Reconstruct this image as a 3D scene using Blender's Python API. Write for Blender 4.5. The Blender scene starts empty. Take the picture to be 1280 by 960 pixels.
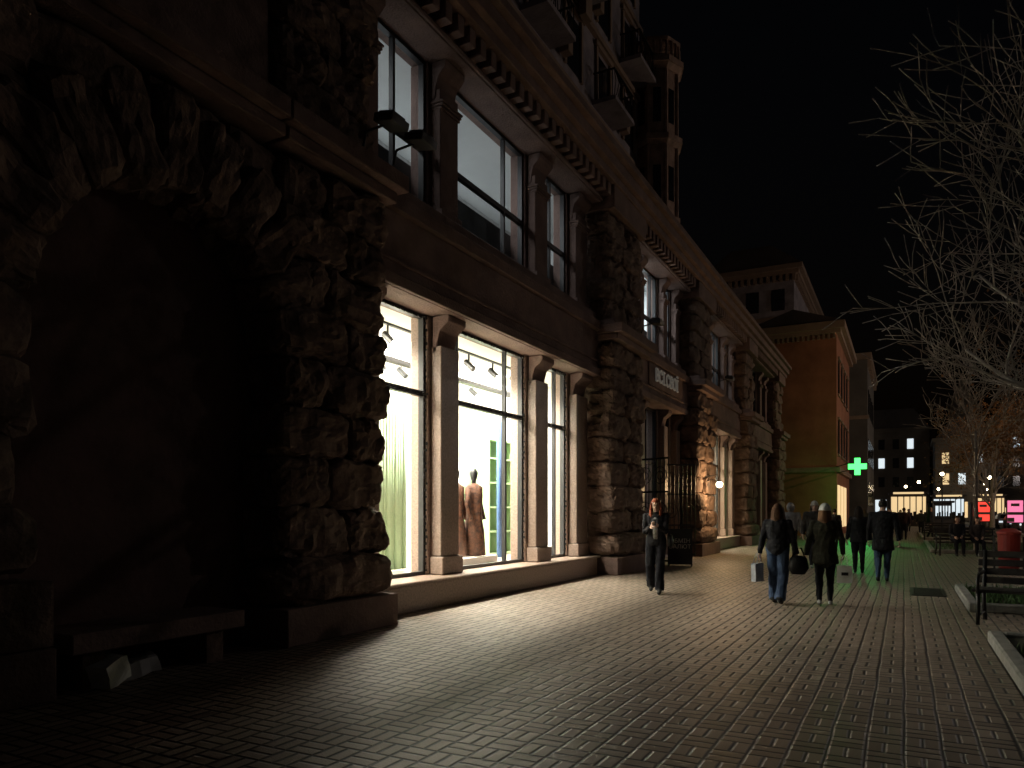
import bpy, bmesh, math, random
from mathutils import Vector, Matrix, noise, Euler
random.seed(7)
R=random.Random(11)
scene=bpy.context.scene
def link(o,parent=None):
    scene.collection.objects.link(o)
    if parent: o.parent=parent
    return o
def empty(name,loc=(0,0,0),rz=0):
    e=bpy.data.objects.new(name,None); e.empty_display_size=.2
    e.location=loc; e.rotation_euler=(0,0,rz); return link(e)
# ---------------------------------------------------------------- materials
def mat(name,col,rough=.7,var=.25,scale=3.0,bump=0.0,bscale=12.0,metal=0,spec=.5,emit=None,es=0,col2=None):
    m=bpy.data.materials.new(name); m.use_nodes=True
    nt=m.node_tree; b=nt.nodes['Principled BSDF']
    b.inputs['Roughness'].default_value=rough; b.inputs['Metallic'].default_value=metal
    b.inputs['Specular IOR Level'].default_value=spec
    tc=nt.nodes.new('ShaderNodeTexCoord')
    n=nt.nodes.new('ShaderNodeTexNoise'); n.inputs['Scale'].default_value=scale; n.inputs['Detail'].default_value=6
    n.inputs['Roughness'].default_value=.65
    nt.links.new(tc.outputs['Object'],n.inputs['Vector'])
    r=nt.nodes.new('ShaderNodeValToRGB')
    c2=col2 if col2 else tuple(min(1,c*(1+var)) for c in col)
    r.color_ramp.elements[0].position=.3; r.color_ramp.elements[1].position=.7
    r.color_ramp.elements[0].color=(*[c*(1-var) for c in col],1)
    r.color_ramp.elements[1].color=(*c2,1)
    nt.links.new(n.outputs['Fac'],r.inputs['Fac']); nt.links.new(r.outputs['Color'],b.inputs['Base Color'])
    if bump>0:
        n2=nt.nodes.new('ShaderNodeTexNoise'); n2.inputs['Scale'].default_value=bscale; n2.inputs['Detail'].default_value=8
        nt.links.new(tc.outputs['Object'],n2.inputs['Vector'])
        bp=nt.nodes.new('ShaderNodeBump'); bp.inputs['Strength'].default_value=bump; bp.inputs['Distance'].default_value=.05
        nt.links.new(n2.outputs['Fac'],bp.inputs['Height']); nt.links.new(bp.outputs['Normal'],b.inputs['Normal'])
    if emit:
        b.inputs['Emission Color'].default_value=(*emit,1); b.inputs['Emission Strength'].default_value=es
    return m
M={}
M['rock']=mat('rough_granite',(.17,.118,.092),.9,.5,2.6,1.0,7,spec=.2)
M['stone']=mat('facade_stone',(.19,.128,.110),.85,.3,1.6,.3,25,spec=.25)
M['granite']=mat('polished_granite',(.30,.22,.18),.42,.35,30,.05,60)
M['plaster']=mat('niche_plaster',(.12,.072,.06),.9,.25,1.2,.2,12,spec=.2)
M['black']=mat('black_metal',(.015,.015,.017),.45,.2,8)
M['white']=mat('shop_white',(.85,.85,.82),.7,.03,2)
M['shopfloor']=mat('shop_floor',(.4,.36,.3),.5,.2,4)
M['green']=mat('pale_green_panel',(.34,.50,.29),.7,.06,2)
M['curtain']=mat('pale_green_curtain',(.38,.54,.36),.8,.1,3)
M['teal']=mat('blue_curtain',(.05,.11,.26),.8,.2,6)
M['wood']=mat('warm_wood',(.55,.36,.16),.6,.2,6)
M['dress']=mat('patterned_dress',(.02,.014,.012),.8,.9,14,col2=(.16,.06,.03))
M['greyfilm']=mat('grey_film',(.05,.058,.062),.8,.35,1.5)
M['upwhite']=mat('upper_room_plaster',(.62,.64,.64),.8,.06,1)
M['orange']=mat('orange_stucco',(.37,.165,.10),.9,.3,.6,.15,10,spec=.2)
M['cream']=mat('cream_trim',(.30,.21,.155),.8,.15,2)
M['towerbrick']=mat('grey_ceramic_tile',(.30,.26,.28),.8,.4,1.0,.3,8)
M['turret']=mat('turret_ceramic',(.40,.27,.21),.8,.4,2.5,.4,8)
M['darkglass']=mat('dark_window_glass',(.015,.017,.02),.12,.2,2,spec=.6)
M['roof']=mat('roof_metal',(.06,.05,.05),.6,.3,1)
M['kerb']=mat('kerb_concrete',(.26,.25,.23),.9,.25,6,.3,30,spec=.2)
M['soil']=mat('soil',(.06,.055,.03),.95,.4,6,.5,20)
M['grass']=mat('grass_blades',(.05,.10,.025),.8,.4,4)
M['bark']=mat('bark',(.24,.21,.185),.9,.35,10,.4,30)
M['dryleaf']=mat('dry_leaves',(.20,.10,.04),.8,.5,3)
M['asphalt']=mat('asphalt',(.05,.05,.05),.8,.2,8,.3,60)
M['iron']=mat('wrought_iron',(.02,.018,.016),.5,.3,8)
M['benchwood']=mat('bench_slats',(.035,.028,.024),.6,.3,8)
M['signboard']=mat('sign_board_dark',(.03,.03,.033),.5,.2,4)
M['letter']=mat('white_letters',(.75,.75,.72),.6,.03,4)
M['letterlit']=mat('sign_letters',(.5,.48,.43),.6,.05,4,emit=(1,.95,.85),es=.04)
M['red']=mat('red_plastic',(.35,.03,.025),.5,.1,4)
M['paper']=mat('white_paper',(.78,.78,.76),.8,.05,8)
M['ledcross']=mat('green_led',(.02,.3,.05),.5,.1,4,emit=(.07,1,.14),es=3.2)
M['warmlamp']=mat('warm_lamp_glow',(.9,.8,.6),.5,.05,4,emit=(1,.80,.5),es=25)
M['spot']=mat('spot_glow',(.9,.9,.9),.5,.02,4,emit=(1,.98,.92),es=60)
def em(name,c,s): return mat(name,c,.6,.05,3,emit=c,es=s)
M['winlit']=em('lit_window_cool',(.75,.85,.9),1.0)
M['winwarm']=em('lit_window_warm',(.95,.68,.35),.9)
M['phone']=em('phone_screen',(.8,.9,1),3)
M['pink']=em('pink_lightbox',(.95,.22,.42),1.0)
M['redsign']=em('red_neon',(.95,.06,.04),1.3)
M['magenta']=em('violet_lightbox',(.45,.2,.8),.9)
M['farwall']=mat('far_building_stone',(.15,.13,.115),.9,.3,.3)
def glass():
    m=bpy.data.materials.new('window_glass'); m.use_nodes=True; nt=m.node_tree; nt.nodes.clear()
    o=nt.nodes.new('ShaderNodeOutputMaterial'); mx=nt.nodes.new('ShaderNodeMixShader'); t=nt.nodes.new('ShaderNodeBsdfTransparent')
    g=nt.nodes.new('ShaderNodeBsdfGlossy'); g.inputs['Roughness'].default_value=.03; mx.inputs[0].default_value=.05
    t.inputs[0].default_value=(.93,.96,.95,1)
    nt.links.new(t.outputs[0],mx.inputs[1]); nt.links.new(g.outputs[0],mx.inputs[2]); nt.links.new(mx.outputs[0],o.inputs[0]); return m
M['glass']=glass()
def paver():
    m=bpy.data.materials.new('basketweave_pavers'); m.use_nodes=True; nt=m.node_tree; b=nt.nodes['Principled BSDF']
    L=nt.links; N=nt.nodes
    def ma(op,a,b_=None,c=None):
        n=N.new('ShaderNodeMath'); n.operation=op
        for i,v in enumerate((a,b_,c)):
            if v is None: continue
            if isinstance(v,(int,float)): n.inputs[i].default_value=v
            else: L.new(v,n.inputs[i])
        return n.outputs[0]
    tc=N.new('ShaderNodeTexCoord')
    wn=N.new('ShaderNodeTexNoise'); wn.inputs['Scale'].default_value=1.2; L.new(tc.outputs['Object'],wn.inputs['Vector'])
    sx=N.new('ShaderNodeSeparateXYZ'); L.new(tc.outputs['Object'],sx.inputs[0])
    wob=ma('MULTIPLY',ma('SUBTRACT',wn.outputs['Fac'],.5),.12)
    C=.215
    u=ma('ADD',ma('DIVIDE',sx.outputs[0],C),wob); v=ma('ADD',ma('DIVIDE',sx.outputs[1],C),wob)
    fu=ma('FLOOR',u); fv=ma('FLOOR',v); cu=ma('FRACT',u); cv=ma('FRACT',v)
    ck=ma('FLOORED_MODULO',ma('ADD',fu,fv),2)
    a=ma('ADD',ma('MULTIPLY',cu,ck),ma('MULTIPLY',cv,ma('SUBTRACT',1,ck)))
    eu=ma('MINIMUM',cu,ma('SUBTRACT',1,cu)); ev=ma('MINIMUM',cv,ma('SUBTRACT',1,cv))
    d=ma('MINIMUM',ma('MINIMUM',eu,ev),ma('ABSOLUTE',ma('SUBTRACT',a,.5)))
    mr=N.new('ShaderNodeMapRange'); mr.interpolation_type='SMOOTHSTEP'; L.new(d,mr.inputs[0]); mr.inputs[1].default_value=.018; mr.inputs[2].default_value=.09
    idv=N.new('ShaderNodeCombineXYZ'); L.new(fu,idv.inputs[0]); L.new(fv,idv.inputs[1]); L.new(ma('GREATER_THAN',a,.5),idv.inputs[2])
    w=N.new('ShaderNodeTexWhiteNoise'); L.new(idv.outputs[0],w.inputs['Vector'])
    big=N.new('ShaderNodeTexNoise'); big.inputs['Scale'].default_value=.5; big.inputs['Detail'].default_value=5; L.new(tc.outputs['Object'],big.inputs['Vector'])
    fine=N.new('ShaderNodeTexNoise'); fine.inputs['Scale'].default_value=70; fine.inputs['Detail'].default_value=3; L.new(tc.outputs['Object'],fine.inputs['Vector'])
    val=ma('ADD',ma('ADD',ma('MULTIPLY',w.outputs['Value'],.30),ma('MULTIPLY',big.outputs['Fac'],.6)),ma('MULTIPLY',fine.outputs['Fac'],.25))
    cr=N.new('ShaderNodeValToRGB'); cr.color_ramp.elements[0].position=.2; cr.color_ramp.elements[1].position=.95
    cr.color_ramp.elements[0].color=(.15,.112,.084,1); cr.color_ramp.elements[1].color=(.40,.318,.25,1); L.new(val,cr.inputs[0])
    mx=N.new('ShaderNodeMix'); mx.data_type='RGBA'; L.new(mr.outputs[0],mx.inputs[0]); mx.inputs[6].default_value=(.016,.012,.010,1); L.new(cr.outputs[0],mx.inputs[7])
    L.new(mx.outputs[2],b.inputs['Base Color'])
    tilt=ma('MULTIPLY',w.outputs['Value'],.3)
    h=ma('ADD',ma('ADD',mr.outputs[0],ma('MULTIPLY',fine.outputs['Fac'],.25)),tilt)
    bp=N.new('ShaderNodeBump'); bp.inputs['Strength'].default_value=.9; bp.inputs['Distance'].default_value=.016; L.new(h,bp.inputs['Height']); L.new(bp.outputs[0],b.inputs['Normal'])
    rr=ma('ADD',ma('MULTIPLY',big.outputs['Fac'],.3),.36); L.new(rr,b.inputs['Roughness'])
    return m
M['paver']=paver()
# ---------------------------------------------------------------- mesh builder
class B:
    def __init__(s): s.bm=bmesh.new()
    def box(s,x0,x1,y0,y1,z0,z1,mtx=None):
        v=[s.bm.verts.new(Vector(p)) for p in [(x0,y0,z0),(x1,y0,z0),(x1,y1,z0),(x0,y1,z0),(x0,y0,z1),(x1,y0,z1),(x1,y1,z1),(x0,y1,z1)]]
        if mtx:
            for q in v: q.co=mtx@q.co
        for f in [(3,2,1,0),(4,5,6,7),(0,1,5,4),(1,2,6,5),(2,3,7,6),(3,0,4,7)]: s.bm.faces.new([v[i] for i in f])
        return s
    def prism(s,prof,y0,y1):
        a=[s.bm.verts.new((x,y0,z)) for x,z in prof]; b=[s.bm.verts.new((x,y1,z)) for x,z in prof]
        n=len(prof); s.bm.faces.new(a); s.bm.faces.new(b[::-1])
        for i in range(n): s.bm.faces.new([a[i],b[i],b[(i+1)%n],a[(i+1)%n]])
        return s
    def quad(s,pts): s.bm.faces.new([s.bm.verts.new(p) for p in pts]); return s
    def tube(s,pts,rad,n=8,ex=1.0):
        pts=[Vector(p) for p in pts]; rings=[]; up=None
        for i,p in enumerate(pts):
            d=(pts[min(i+1,len(pts)-1)]-pts[max(i-1,0)]).normalized()
            if up is None: up=Vector((0,0,1)) if abs(d.z)<.9 else Vector((0,1,0))
            u=(up-d*up.dot(d)).normalized(); w=d.cross(u); up=u
            r=rad[i] if hasattr(rad,'__len__') else rad
            rings.append([s.bm.verts.new(p+(u*math.cos(t)+w*math.sin(t)*ex)*r) for t in [2*math.pi*k/n for k in range(n)]])
        for a,b in zip(rings,rings[1:]):
            for k in range(n): s.bm.faces.new([a[k],a[(k+1)%n],b[(k+1)%n],b[k]])
        s.bm.faces.new(rings[0][::-1]); s.bm.faces.new(rings[-1]); return s
    def loft(s,rings,n=16):
        rr=[[s.bm.verts.new((x+rx*math.cos(2*math.pi*k/n),y+ry*math.sin(2*math.pi*k/n),z)) for k in range(n)] for x,y,z,rx,ry in rings]
        for a,b in zip(rr,rr[1:]):
            for k in range(n): s.bm.faces.new([a[k],a[(k+1)%n],b[(k+1)%n],b[k]])
        s.bm.faces.new(rr[0][::-1]); s.bm.faces.new(rr[-1]); return s
    def ball(s,c,r,seg=12):
        r=r if hasattr(r,'__len__') else (r,r,r); nv=max(4,seg*2//3)
        return s.loft([(c[0],c[1],c[2]-r[2]*math.cos(math.pi*(i+.15)/(nv+.3)),r[0]*math.sin(math.pi*(i+.15)/(nv+.3)),r[1]*math.sin(math.pi*(i+.15)/(nv+.3))) for i in range(nv+1)],seg)
    def rock(s,c,h,seed,n=6,amp=.09,rot=None,pw=6):
        h=Vector(h); c=Vector(c); off=Vector((seed*3.71,seed*1.37,seed*.77)); cache={}
        def V(p):
            k=tuple(round(q,4) for q in p)
            if k in cache: return cache[k]
            p=Vector(p); q=p/((abs(p.x)**pw+abs(p.y)**pw+abs(p.z)**pw)**(1/pw))
            w=Vector((q.x*h.x,q.y*h.y,q.z*h.z))
            a_=noise.noise(w*2.6+off); nz=.8*a_+.6*(abs(noise.noise(w*5.2+off))-.2)+.35*noise.noise(w*13+off)
            w+=p.normalized()*(nz+noise.cell(w*4.1+off)*.35)*amp
            if rot: w=rot@w
            cache[k]=s.bm.verts.new(c+w); return cache[k]
        for ax in range(3):
            for sg in (-1,1):
                if ax==0 and sg<0 and not rot: continue
                for i in range(n):
                    for j in range(n):
                        q=[]
                        for a,b in ((i,j),(i+1,j),(i+1,j+1),(i,j+1)):
                            p=[0,0,0]; p[ax]=sg; p[(ax+1)%3]=-1+2*a/n; p[(ax+2)%3]=-1+2*b/n; q.append(V(p))
                        if sg<0: q.reverse()
                        s.bm.faces.new(q)
        return s
    def done(s,name,m,parent=None,smooth=False,bevel=0,fix=True):
        me=bpy.data.meshes.new(name)
        if fix: bmesh.ops.recalc_face_normals(s.bm,faces=s.bm.faces)
        s.bm.to_mesh(me); s.bm.free()
        if smooth:
            for p in me.polygons: p.use_smooth=True
        me.materials.append(M[m] if isinstance(m,str) else m)
        o=bpy.data.objects.new(name,me); link(o,parent)
        if bevel:
            md=o.modifiers.new('bev','BEVEL'); md.width=bevel; md.segments=1; md.limit_method='ANGLE'
        return o
def area(name,loc,rot,sx,sy,p,col=(1,1,1),parent=None):
    l=bpy.data.lights.new(name,'AREA'); l.shape='RECTANGLE'; l.size=sx; l.size_y=sy; l.energy=p; l.color=col
    o=bpy.data.objects.new(name,l); o.location=loc; o.rotation_euler=rot; return link(o,parent)
def point(name,loc,p,col=(1,1,1),r=.1,parent=None):
    l=bpy.data.lights.new(name,'POINT'); l.energy=p; l.color=col; l.shadow_soft_size=r
    o=bpy.data.objects.new(name,l); o.location=loc; return link(o,parent)
# ---------------------------------------------------------------- people (built first: scene is still light)
mc={}
def cm(nm,c,rough=.9,var=.2):
    k=(nm,tuple(c))
    if k not in mc: mc[k]=mat(nm,c,rough,var,9,.15,30,spec=.15)
    return mc[k]
SKIN=mat('skin',(.50,.31,.23),.5,.06,12)
M['eye']=mat('eye_dark',(.02,.015,.012),.3,.1,5); M['lip']=mat('lip',(.35,.12,.10),.5,.05,5)
def ik(a,b,l1,l2,pole):
    a=Vector(a); b=Vector(b); d=b-a; L=min(d.length,(l1+l2)*.998); u=d.normalized(); b=a+u*L
    x=(l1*l1-l2*l2+L*L)/(2*L); h=math.sqrt(max(0,l1*l1-x*x)); p=Vector(pole); p=(p-u*p.dot(u)).normalized()
    return a+u*x+p*h,b
def person(name,x,y,deg,H,feet,hands,top,leg,shoe,hair,hairlen=.35,coat=None,wide=0,fem=True,pel=None,lean=0,vox=.011,cap=None,headturn=0,headdown=0,curl=.8,build=1.0,hood=None):
    s=H/1.7; e=empty(name,(x,y,0),math.radians(deg)); pz=(pel if pel is not None else .915)
    dz=pz-.915
    b=B(); bones=[]
    def up(v):
        v=Vector(v); rz=v.z-.915; return Vector((v.x,v.y-math.sin(lean)*rz,.915+math.cos(lean)*rz+dz))*s
    sw=.178 if fem else .205; hw=.165 if fem else .155
    g=.012*build
    rings=[(.86,hw*.8,.10),(.92,hw,.118),(1.0,hw*.97,.12),(1.1,.135 if fem else .155,.103),(1.22,.148 if fem else .17,.11),(1.33,.165 if fem else .19,.118),(1.40,.15 if fem else .18,.10),(1.445,.10,.075),(1.47,.06,.06)]
    b2=[]
    for z,rx,ry in rings:
        c=up((0,0,z)); b2.append((c.x,c.y,c.z,(rx+g)*s*build,(ry+g)*s*build))
    b.loft(b2,20)
    if coat:
        zb=coat; c0=up((0,0,1.0)); b.loft([(c0.x,c0.y,zb*s+dz*s,.215*s,.17*s),(c0.x,c0.y,(zb+.12)*s+dz*s,.205*s,.16*s),(c0.x,c0.y,c0.z,.178*s,.135*s),(c0.x,c0.y,c0.z+.12*s,.15*s,.12*s)],20)
        bones.append(('top',c0,Vector((c0.x,c0.y,(zb+.1)*s+dz*s)),.17*s))
    bones.append(('top',up((0,0,.98)),up((0,0,1.36)),.14*s))
    nk=up((0,0,1.44)); hd=up((0,-.02-headdown*.04,1.60-headdown*.015))
    b.tube([nk,nk.lerp(hd,.6)],[.058*s,.052*s],12); bones.append(('skin',nk.lerp(hd,.35),hd,.085*s))
    hm=Matrix.Translation(hd)@Matrix.Rotation(math.radians(headturn),4,'Z')@Matrix.Rotation(headdown*.45,4,'X')@Matrix.Diagonal((s,s,s,1))
    prof=[(-.118,.022,.03,-.045),(-.105,.042,.05,-.03),(-.08,.056,.068,-.018),(-.05,.065,.082,-.008),(-.01,.072,.092,0),(.03,.075,.096,.003),(.065,.068,.088,.004),(.095,.045,.06,.004),(.11,.015,.02,.004)]
    nv=len(b.bm.verts); b.loft([(0,yy,z,rx,ry) for z,rx,ry,yy in prof],18)
    b.tube([(0,-.085,.012),(0,-.105,-.03),(0,-.092,-.045)],[.008,.014,.012],8)
    for sx in(-1,1): b.ball((sx*.076,.01,-.012),(.012,.018,.03),8)
    b.ball((0,-.078,-.1),(.025,.022,.018),8)
    b.bm.verts.ensure_lookup_table()
    for v in list(b.bm.verts)[nv:]: v.co=hm@v.co
    ank=.075
    for i,sx in enumerate((-1,1)):
        fx,fy,fz=feet[i]
        hip=Vector((sx*.085,0,pz-.01))*s; an=Vector((sx*.085+fx,-fy,ank+fz))*s
        kn,an2=ik(hip,an,.42*s,.42*s,(sx*.05,-1,.15))
        r=[.092,.078,.06,.052,.04]; 
        if wide: r=[.095,.088,.078,.078,.082]
        r=[q*build for q in r]
        b.tube([hip+Vector((0,0,.03*s)),hip.lerp(kn,.5),kn,kn.lerp(an2,.45),an2+Vector((0,0,(-.02 if wide else 0)*s))],[q*s for q in r],12)
        b.ball(kn,r[2]*s*1.0,10); bones.append(('leg',hip,kn,.08*s)); bones.append(('leg',kn,kn.lerp(an2,.96),.06*s))
        pitch=min(.9,fz*4) if fy<0 else -fz*1.2
        fm=Matrix.Translation(an2)@Matrix.Rotation(pitch,4,'X')
        pts=[Vector((0,.055,-.035)),Vector((0,.01,-.038)),Vector((0,-.07,-.045)),Vector((0,-.13,-.052)),Vector((0,-.165,-.056))]
        pts=[fm@(q*s) for q in pts]; b.tube(pts,[.030*s,.038*s,.040*s,.036*s,.018*s],10)
        b.tube([fm@(Vector((0,.01,.03))*s),fm@(Vector((0,0,-.05))*s)],[.042*s,.04*s],10)
        bones.append(('shoe',pts[0],pts[-1],.045*s))
    hv=B()
    for i,sx in enumerate((-1,1)):
        sh_=up((sx*sw,0,1.385)); wr=Vector(hands[i])*s; wr.z+=dz*s
        el,wr2=ik(sh_,wr,.285*s,.255*s,(sx*.5,.9,-.3))
        b.tube([up((sx*(sw-.07),0,1.39)),sh_,sh_.lerp(el,.5),el,el.lerp(wr2,.5),wr2],[q*s*build for q in(.06,.064,.056,.049,.044,.038)],12); b.ball(sh_,.064*s*build,10); b.ball(el,.049*s*build,10)
        bones.append(('top',sh_,el,.055*s)); bones.append(('top',el,wr2,.045*s))
        d=(wr2-el).normalized(); side=Vector((sx,0,0)); nrm=(side-d*side.dot(d)).normalized()
        acr=d.cross(nrm)
        if acr.y>0: acr=-acr
        for t_ in (-1.5,-.5,.5,1.5):
            st_=wr2+acr*t_*.010*s; kn_=wr2+d*.085*s+acr*t_*.0195*s
            hv.tube([st_,st_.lerp(kn_,.5),kn_],[.016*s,.015*s,.0115*s],7)
            Lf=[.062,.078,.082,.074][int(t_+1.5)]*s; p=kn_; dd=d.copy(); pts=[p]
            for q in range(3):
                ang=curl*(.5+.3*q); dd=(dd*math.cos(ang)-nrm*math.sin(ang)); dd.normalize(); p=p+dd*Lf*(.45,.32,.23)[q]; pts.append(p)
            hv.tube(pts,[.0105*s,.0095*s,.0085*s,.0065*s],7)
        tb_=wr2+d*.025*s+acr*.022*s; hv.tube([tb_-acr*.01*s,tb_+acr*.02*s+d*.025*s,tb_+acr*.03*s+d*.05*s-nrm*.015*s,tb_+acr*.022*s+d*.07*s-nrm*.03*s],[.015*s,.013*s,.011*s,.008*s],7)
    me=bpy.data.meshes.new('tmp'); bmesh.ops.recalc_face_normals(b.bm,faces=b.bm.faces); b.bm.to_mesh(me); b.bm.free()
    tmp=bpy.data.objects.new('tmp',me); link(tmp); md=tmp.modifiers.new('r','REMESH'); md.mode='VOXEL'; md.voxel_size=vox
    sm=tmp.modifiers.new('s','SMOOTH'); sm.factor=.5; sm.iterations=2
    dg=bpy.context.evaluated_depsgraph_get(); body=bpy.data.meshes.new_from_object(tmp.evaluated_get(dg)); bpy.data.objects.remove(tmp)
    body.name='body'
    mats=[SKIN,cm('jacket_cloth',top),cm('trouser_cloth',leg),cm('shoe',shoe,.6)]
    for m_ in mats: body.materials.append(m_)
    idx={'skin':0,'top':1,'leg':2,'shoe':3}
    segs=[(idx[c],a_,(b_-a_),(b_-a_).length_squared,r) for c,a_,b_,r in bones]
    for p in body.polygons:
        c=p.center; best=9; bi=0
        for ci,a_,ab,l2,r in segs:
            t_=max(0,min(1,(c-a_).dot(ab)/l2)); d_=(c-(a_+ab*t_)).length-r
            if d_<best: best=d_; bi=ci
        p.material_index=bi; p.use_smooth=True
    sv=Vector((x,y,0))
    skinv=set()
    for p in body.polygons:
        if p.material_index in(0,3): skinv.update(p.vertices)
    for v in body.vertices:
        if v.index not in skinv:
            q=v.co+sv; v.co+=v.normal*(noise.noise(Vector((q.x*14,q.y*14,q.z*9)))*.013+noise.noise(Vector((q.x*30,q.y*30,q.z*24)))*.005)
    link(bpy.data.objects.new('body',body),e); hv.done('hands',SKIN,e,smooth=True)
    f=B(); f2=B()
    for sx in(-1,1):
        f.ball(hm@Vector((sx*.029,-.079,.008)),.011*s,8); f.tube([hm@Vector((sx*.014,-.091,.03)),hm@Vector((sx*.045,-.08,.032))],.005*s,5)
    f.done('eyes_and_brows','eye',e,smooth=True); f2.tube([hm@Vector((-.02,-.083,-.072)),hm@Vector((0,-.094,-.07)),hm@Vector((.02,-.083,-.072))],[.003*s,.007*s,.003*s],6); f2.done('mouth','lip',e,smooth=True)
    hb=B(); bmesh.ops.create_uvsphere(hb.bm,u_segments=28,v_segments=18,radius=1)
    dl=[v for v in hb.bm.verts if (v.co.y<-.35 and v.co.z<.42) or v.co.z<-.55]
    bmesh.ops.delete(hb.bm,geom=dl,context='VERTS')
    for v in hb.bm.verts:
        n_=noise.noise(Vector((v.co.x*9,v.co.y*9,1+x)))*.05
        v.co=Vector((v.co.x*.087,v.co.y*.108+.008,v.co.z*.112+.012))*(1+n_)
    if hairlen>.05:
        N_=14
        for k in range(N_):
            a=math.pi*(k+.5)/N_; cx_=math.cos(a)*.078; cy_=math.sin(a)*.085+.012; L_=hairlen*R.uniform(.85,1.08)
            hb.tube([(cx_*.8,cy_*.9,.06),(cx_*1.05,cy_*1.05,-.03),(cx_*1.15,cy_*1.1,-.12-.15*L_),(cx_*1.25,cy_*1.0+.03,-.1-.6*L_),(cx_*1.05,cy_*.9+.03,-.1-L_)],[.02,.027,.028,.026,.008],7)
        if hairlen>.3:
            for sx in(-1,1):
                for q in range(3): hb.tube([(sx*.07,-.02-q*.012,.05),(sx*(.085),-.035-q*.012,-.05),(sx*(.1-q*.012),-.07-q*.012,-.18),(sx*(.095-q*.016),-.105-q*.01,-.30),(sx*.07,-.10,-.38)],[.016,.02,.024,.022,.006],7)
    for v in hb.bm.verts:
        v.co=hm@v.co
    hb.done('hair',cm('hair',hair,.75),e,smooth=True)
    if cap:
        cb=B(); bmesh.ops.create_uvsphere(cb.bm,u_segments=20,v_segments=12,radius=1); bmesh.ops.delete(cb.bm,geom=[v for v in cb.bm.verts if v.co.z<-.05],context='VERTS')
        for v in cb.bm.verts: v.co=hm@Vector((v.co.x*.095,v.co.y*.117+.005,v.co.z*.12+.03))
        pts=[hm@Vector((.097*math.cos(t_),.118*math.sin(t_)+.005,.03)) for t_ in [2*math.pi*k/20 for k in range(21)]]; cb.tube(pts,.011*s,6); cb.done('knit_cap',cm('cap_wool',cap),e,smooth=True)
    if hood:
        cb=B(); cb.ball((0,.02,.0),(.115,.13,.145),14); bmesh.ops.delete(cb.bm,geom=[v for v in cb.bm.verts if v.co.y<-.075],context='VERTS')
        for v in cb.bm.verts: v.co=hm@v.co
        cb.done('hood',cm('hood_cloth',hood),e,smooth=True)
    return e
BL=(.018,.017,.019)
w1=person('woman_with_phone',-4.06,13.35,12,1.74,[(-.01,-.16,.06),(-.01,.17,0)],[(-.07,-.28,1.20),(.06,-.29,1.22)],BL,(.014,.014,.018),(.03,.03,.03),(.26,.07,.035),.42,wide=1,headdown=.6,curl=.7,vox=.011,build=1.05)
pb=B(); m=Matrix.Translation((0,-.37,1.31))@Matrix.Rotation(-.6,4,'X'); pb.box(-.037,.037,-.004,.004,-.07,.07,m); pb.done('phone','black',w1,bevel=.003)
pb=B(); pb.box(-.033,.033,.0045,.006,-.064,.064,m); pb.done('phone_screen','phone',w1)
pb=B(); pb.loft([(0,-.117,1.0,.05,.03),(0,-.122,1.15,.045,.028),(0,-.135,1.33,.05,.03),(0,-.09,1.43,.03,.02)],12); pb.done('grey_top',cm('grey_knit',(.24,.23,.22)),w1,smooth=True)
pb=B(); pb.loft([(.26,.02,.86,.05,.13),(.26,.02,.95,.06,.15),(.25,.02,1.08,.045,.12)],12); pb.tube([(.24,-.08,1.06),(.2,-.1,1.25),(.15,-.02,1.44),(.2,.1,1.25),(.25,.1,1.06)],.012,6); pb.done('handbag',cm('black_leather',(.015,.015,.015),.4),w1,smooth=True)
w2=person('woman_walking_away',-1.82,12.67,176,1.62,[(.02,-.12,.03),(.0,.15,0)],[(-.30,-.05,.86),(.30,.0,.84)],(.018,.018,.021),(.055,.085,.155),(.03,.03,.03),(.09,.045,.025),.34,wide=1,vox=.011,build=1.12,curl=1.2)
w3=person('woman_with_cap',-1.12,12.82,184,1.60,[(.0,.14,0),(.0,-.13,.03)],[(-.28,-.08,.88),(.30,-.02,.86)],(.045,.045,.032),(.015,.015,.018),(.55,.55,.55),(.20,.11,.06),.22,coat=.72,cap=(.62,.62,.60),vox=.011,build=1.12,curl=1.2)
def bag(name,x,y,rz,w_,h,z0,mt,d=.09):
    e=empty(name,(x,y,z0),rz); b=B(); b.box(-w_/2,w_/2,-d/2,d/2,0,h); bmesh.ops.subdivide_edges(b.bm,edges=b.bm.edges,cuts=3,use_grid_fill=True)
    for v in b.bm.verts: v.co+=noise.noise_vector(v.co*6+Vector((x,y,0)))*.012
    b.done('bag_body',mt,e); b=B()
    for yy in(-d/2,d/2): b.tube([(-w_*.22,yy,h-.02),(-w_*.16,yy*.5,h+.1),(0,0,h+.17),(w_*.16,yy*.5,h+.1),(w_*.22,yy,h-.02)],.006,5)
    b.done('handles',mt,e); return e
bag('white_shopping_bag',-.83,12.78,.15,.22,.28,.38,'paper')
B().box(-.05,.05,-.053,-.049,.12,.17).done('bag_print','black',bpy.data.objects['white_shopping_bag'])
bag('grey_shopping_bag',-2.13,12.62,1.1,.22,.30,.36,cm('grey_paper',(.34,.36,.40)))
e=empty('black_handbag',(-1.50,12.66,.5),.2); b=B(); b.loft([(0,0,0,.10,.07),(0,0,.1,.16,.085),(0,0,.26,.13,.06),(0,0,.3,.05,.03)],14); b.tube([(-.1,0,.26),(-.04,0,.42),(.04,0,.42),(.1,0,.26)],.012,6); b.done('leather_body',cm('black_leather',(.015,.015,.015),.4),e,smooth=True)
person('man_in_black_coat',-.4,17.8,178,1.76,[(.02,.15,0),(.0,-.16,.03)],[(-.30,.05,.86),(.28,-.06,.86)],(.014,.014,.016),(.045,.07,.12),(.03,.03,.03),(.03,.025,.02),0,coat=.66,fem=False,vox=.014,build=1.18)
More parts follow.
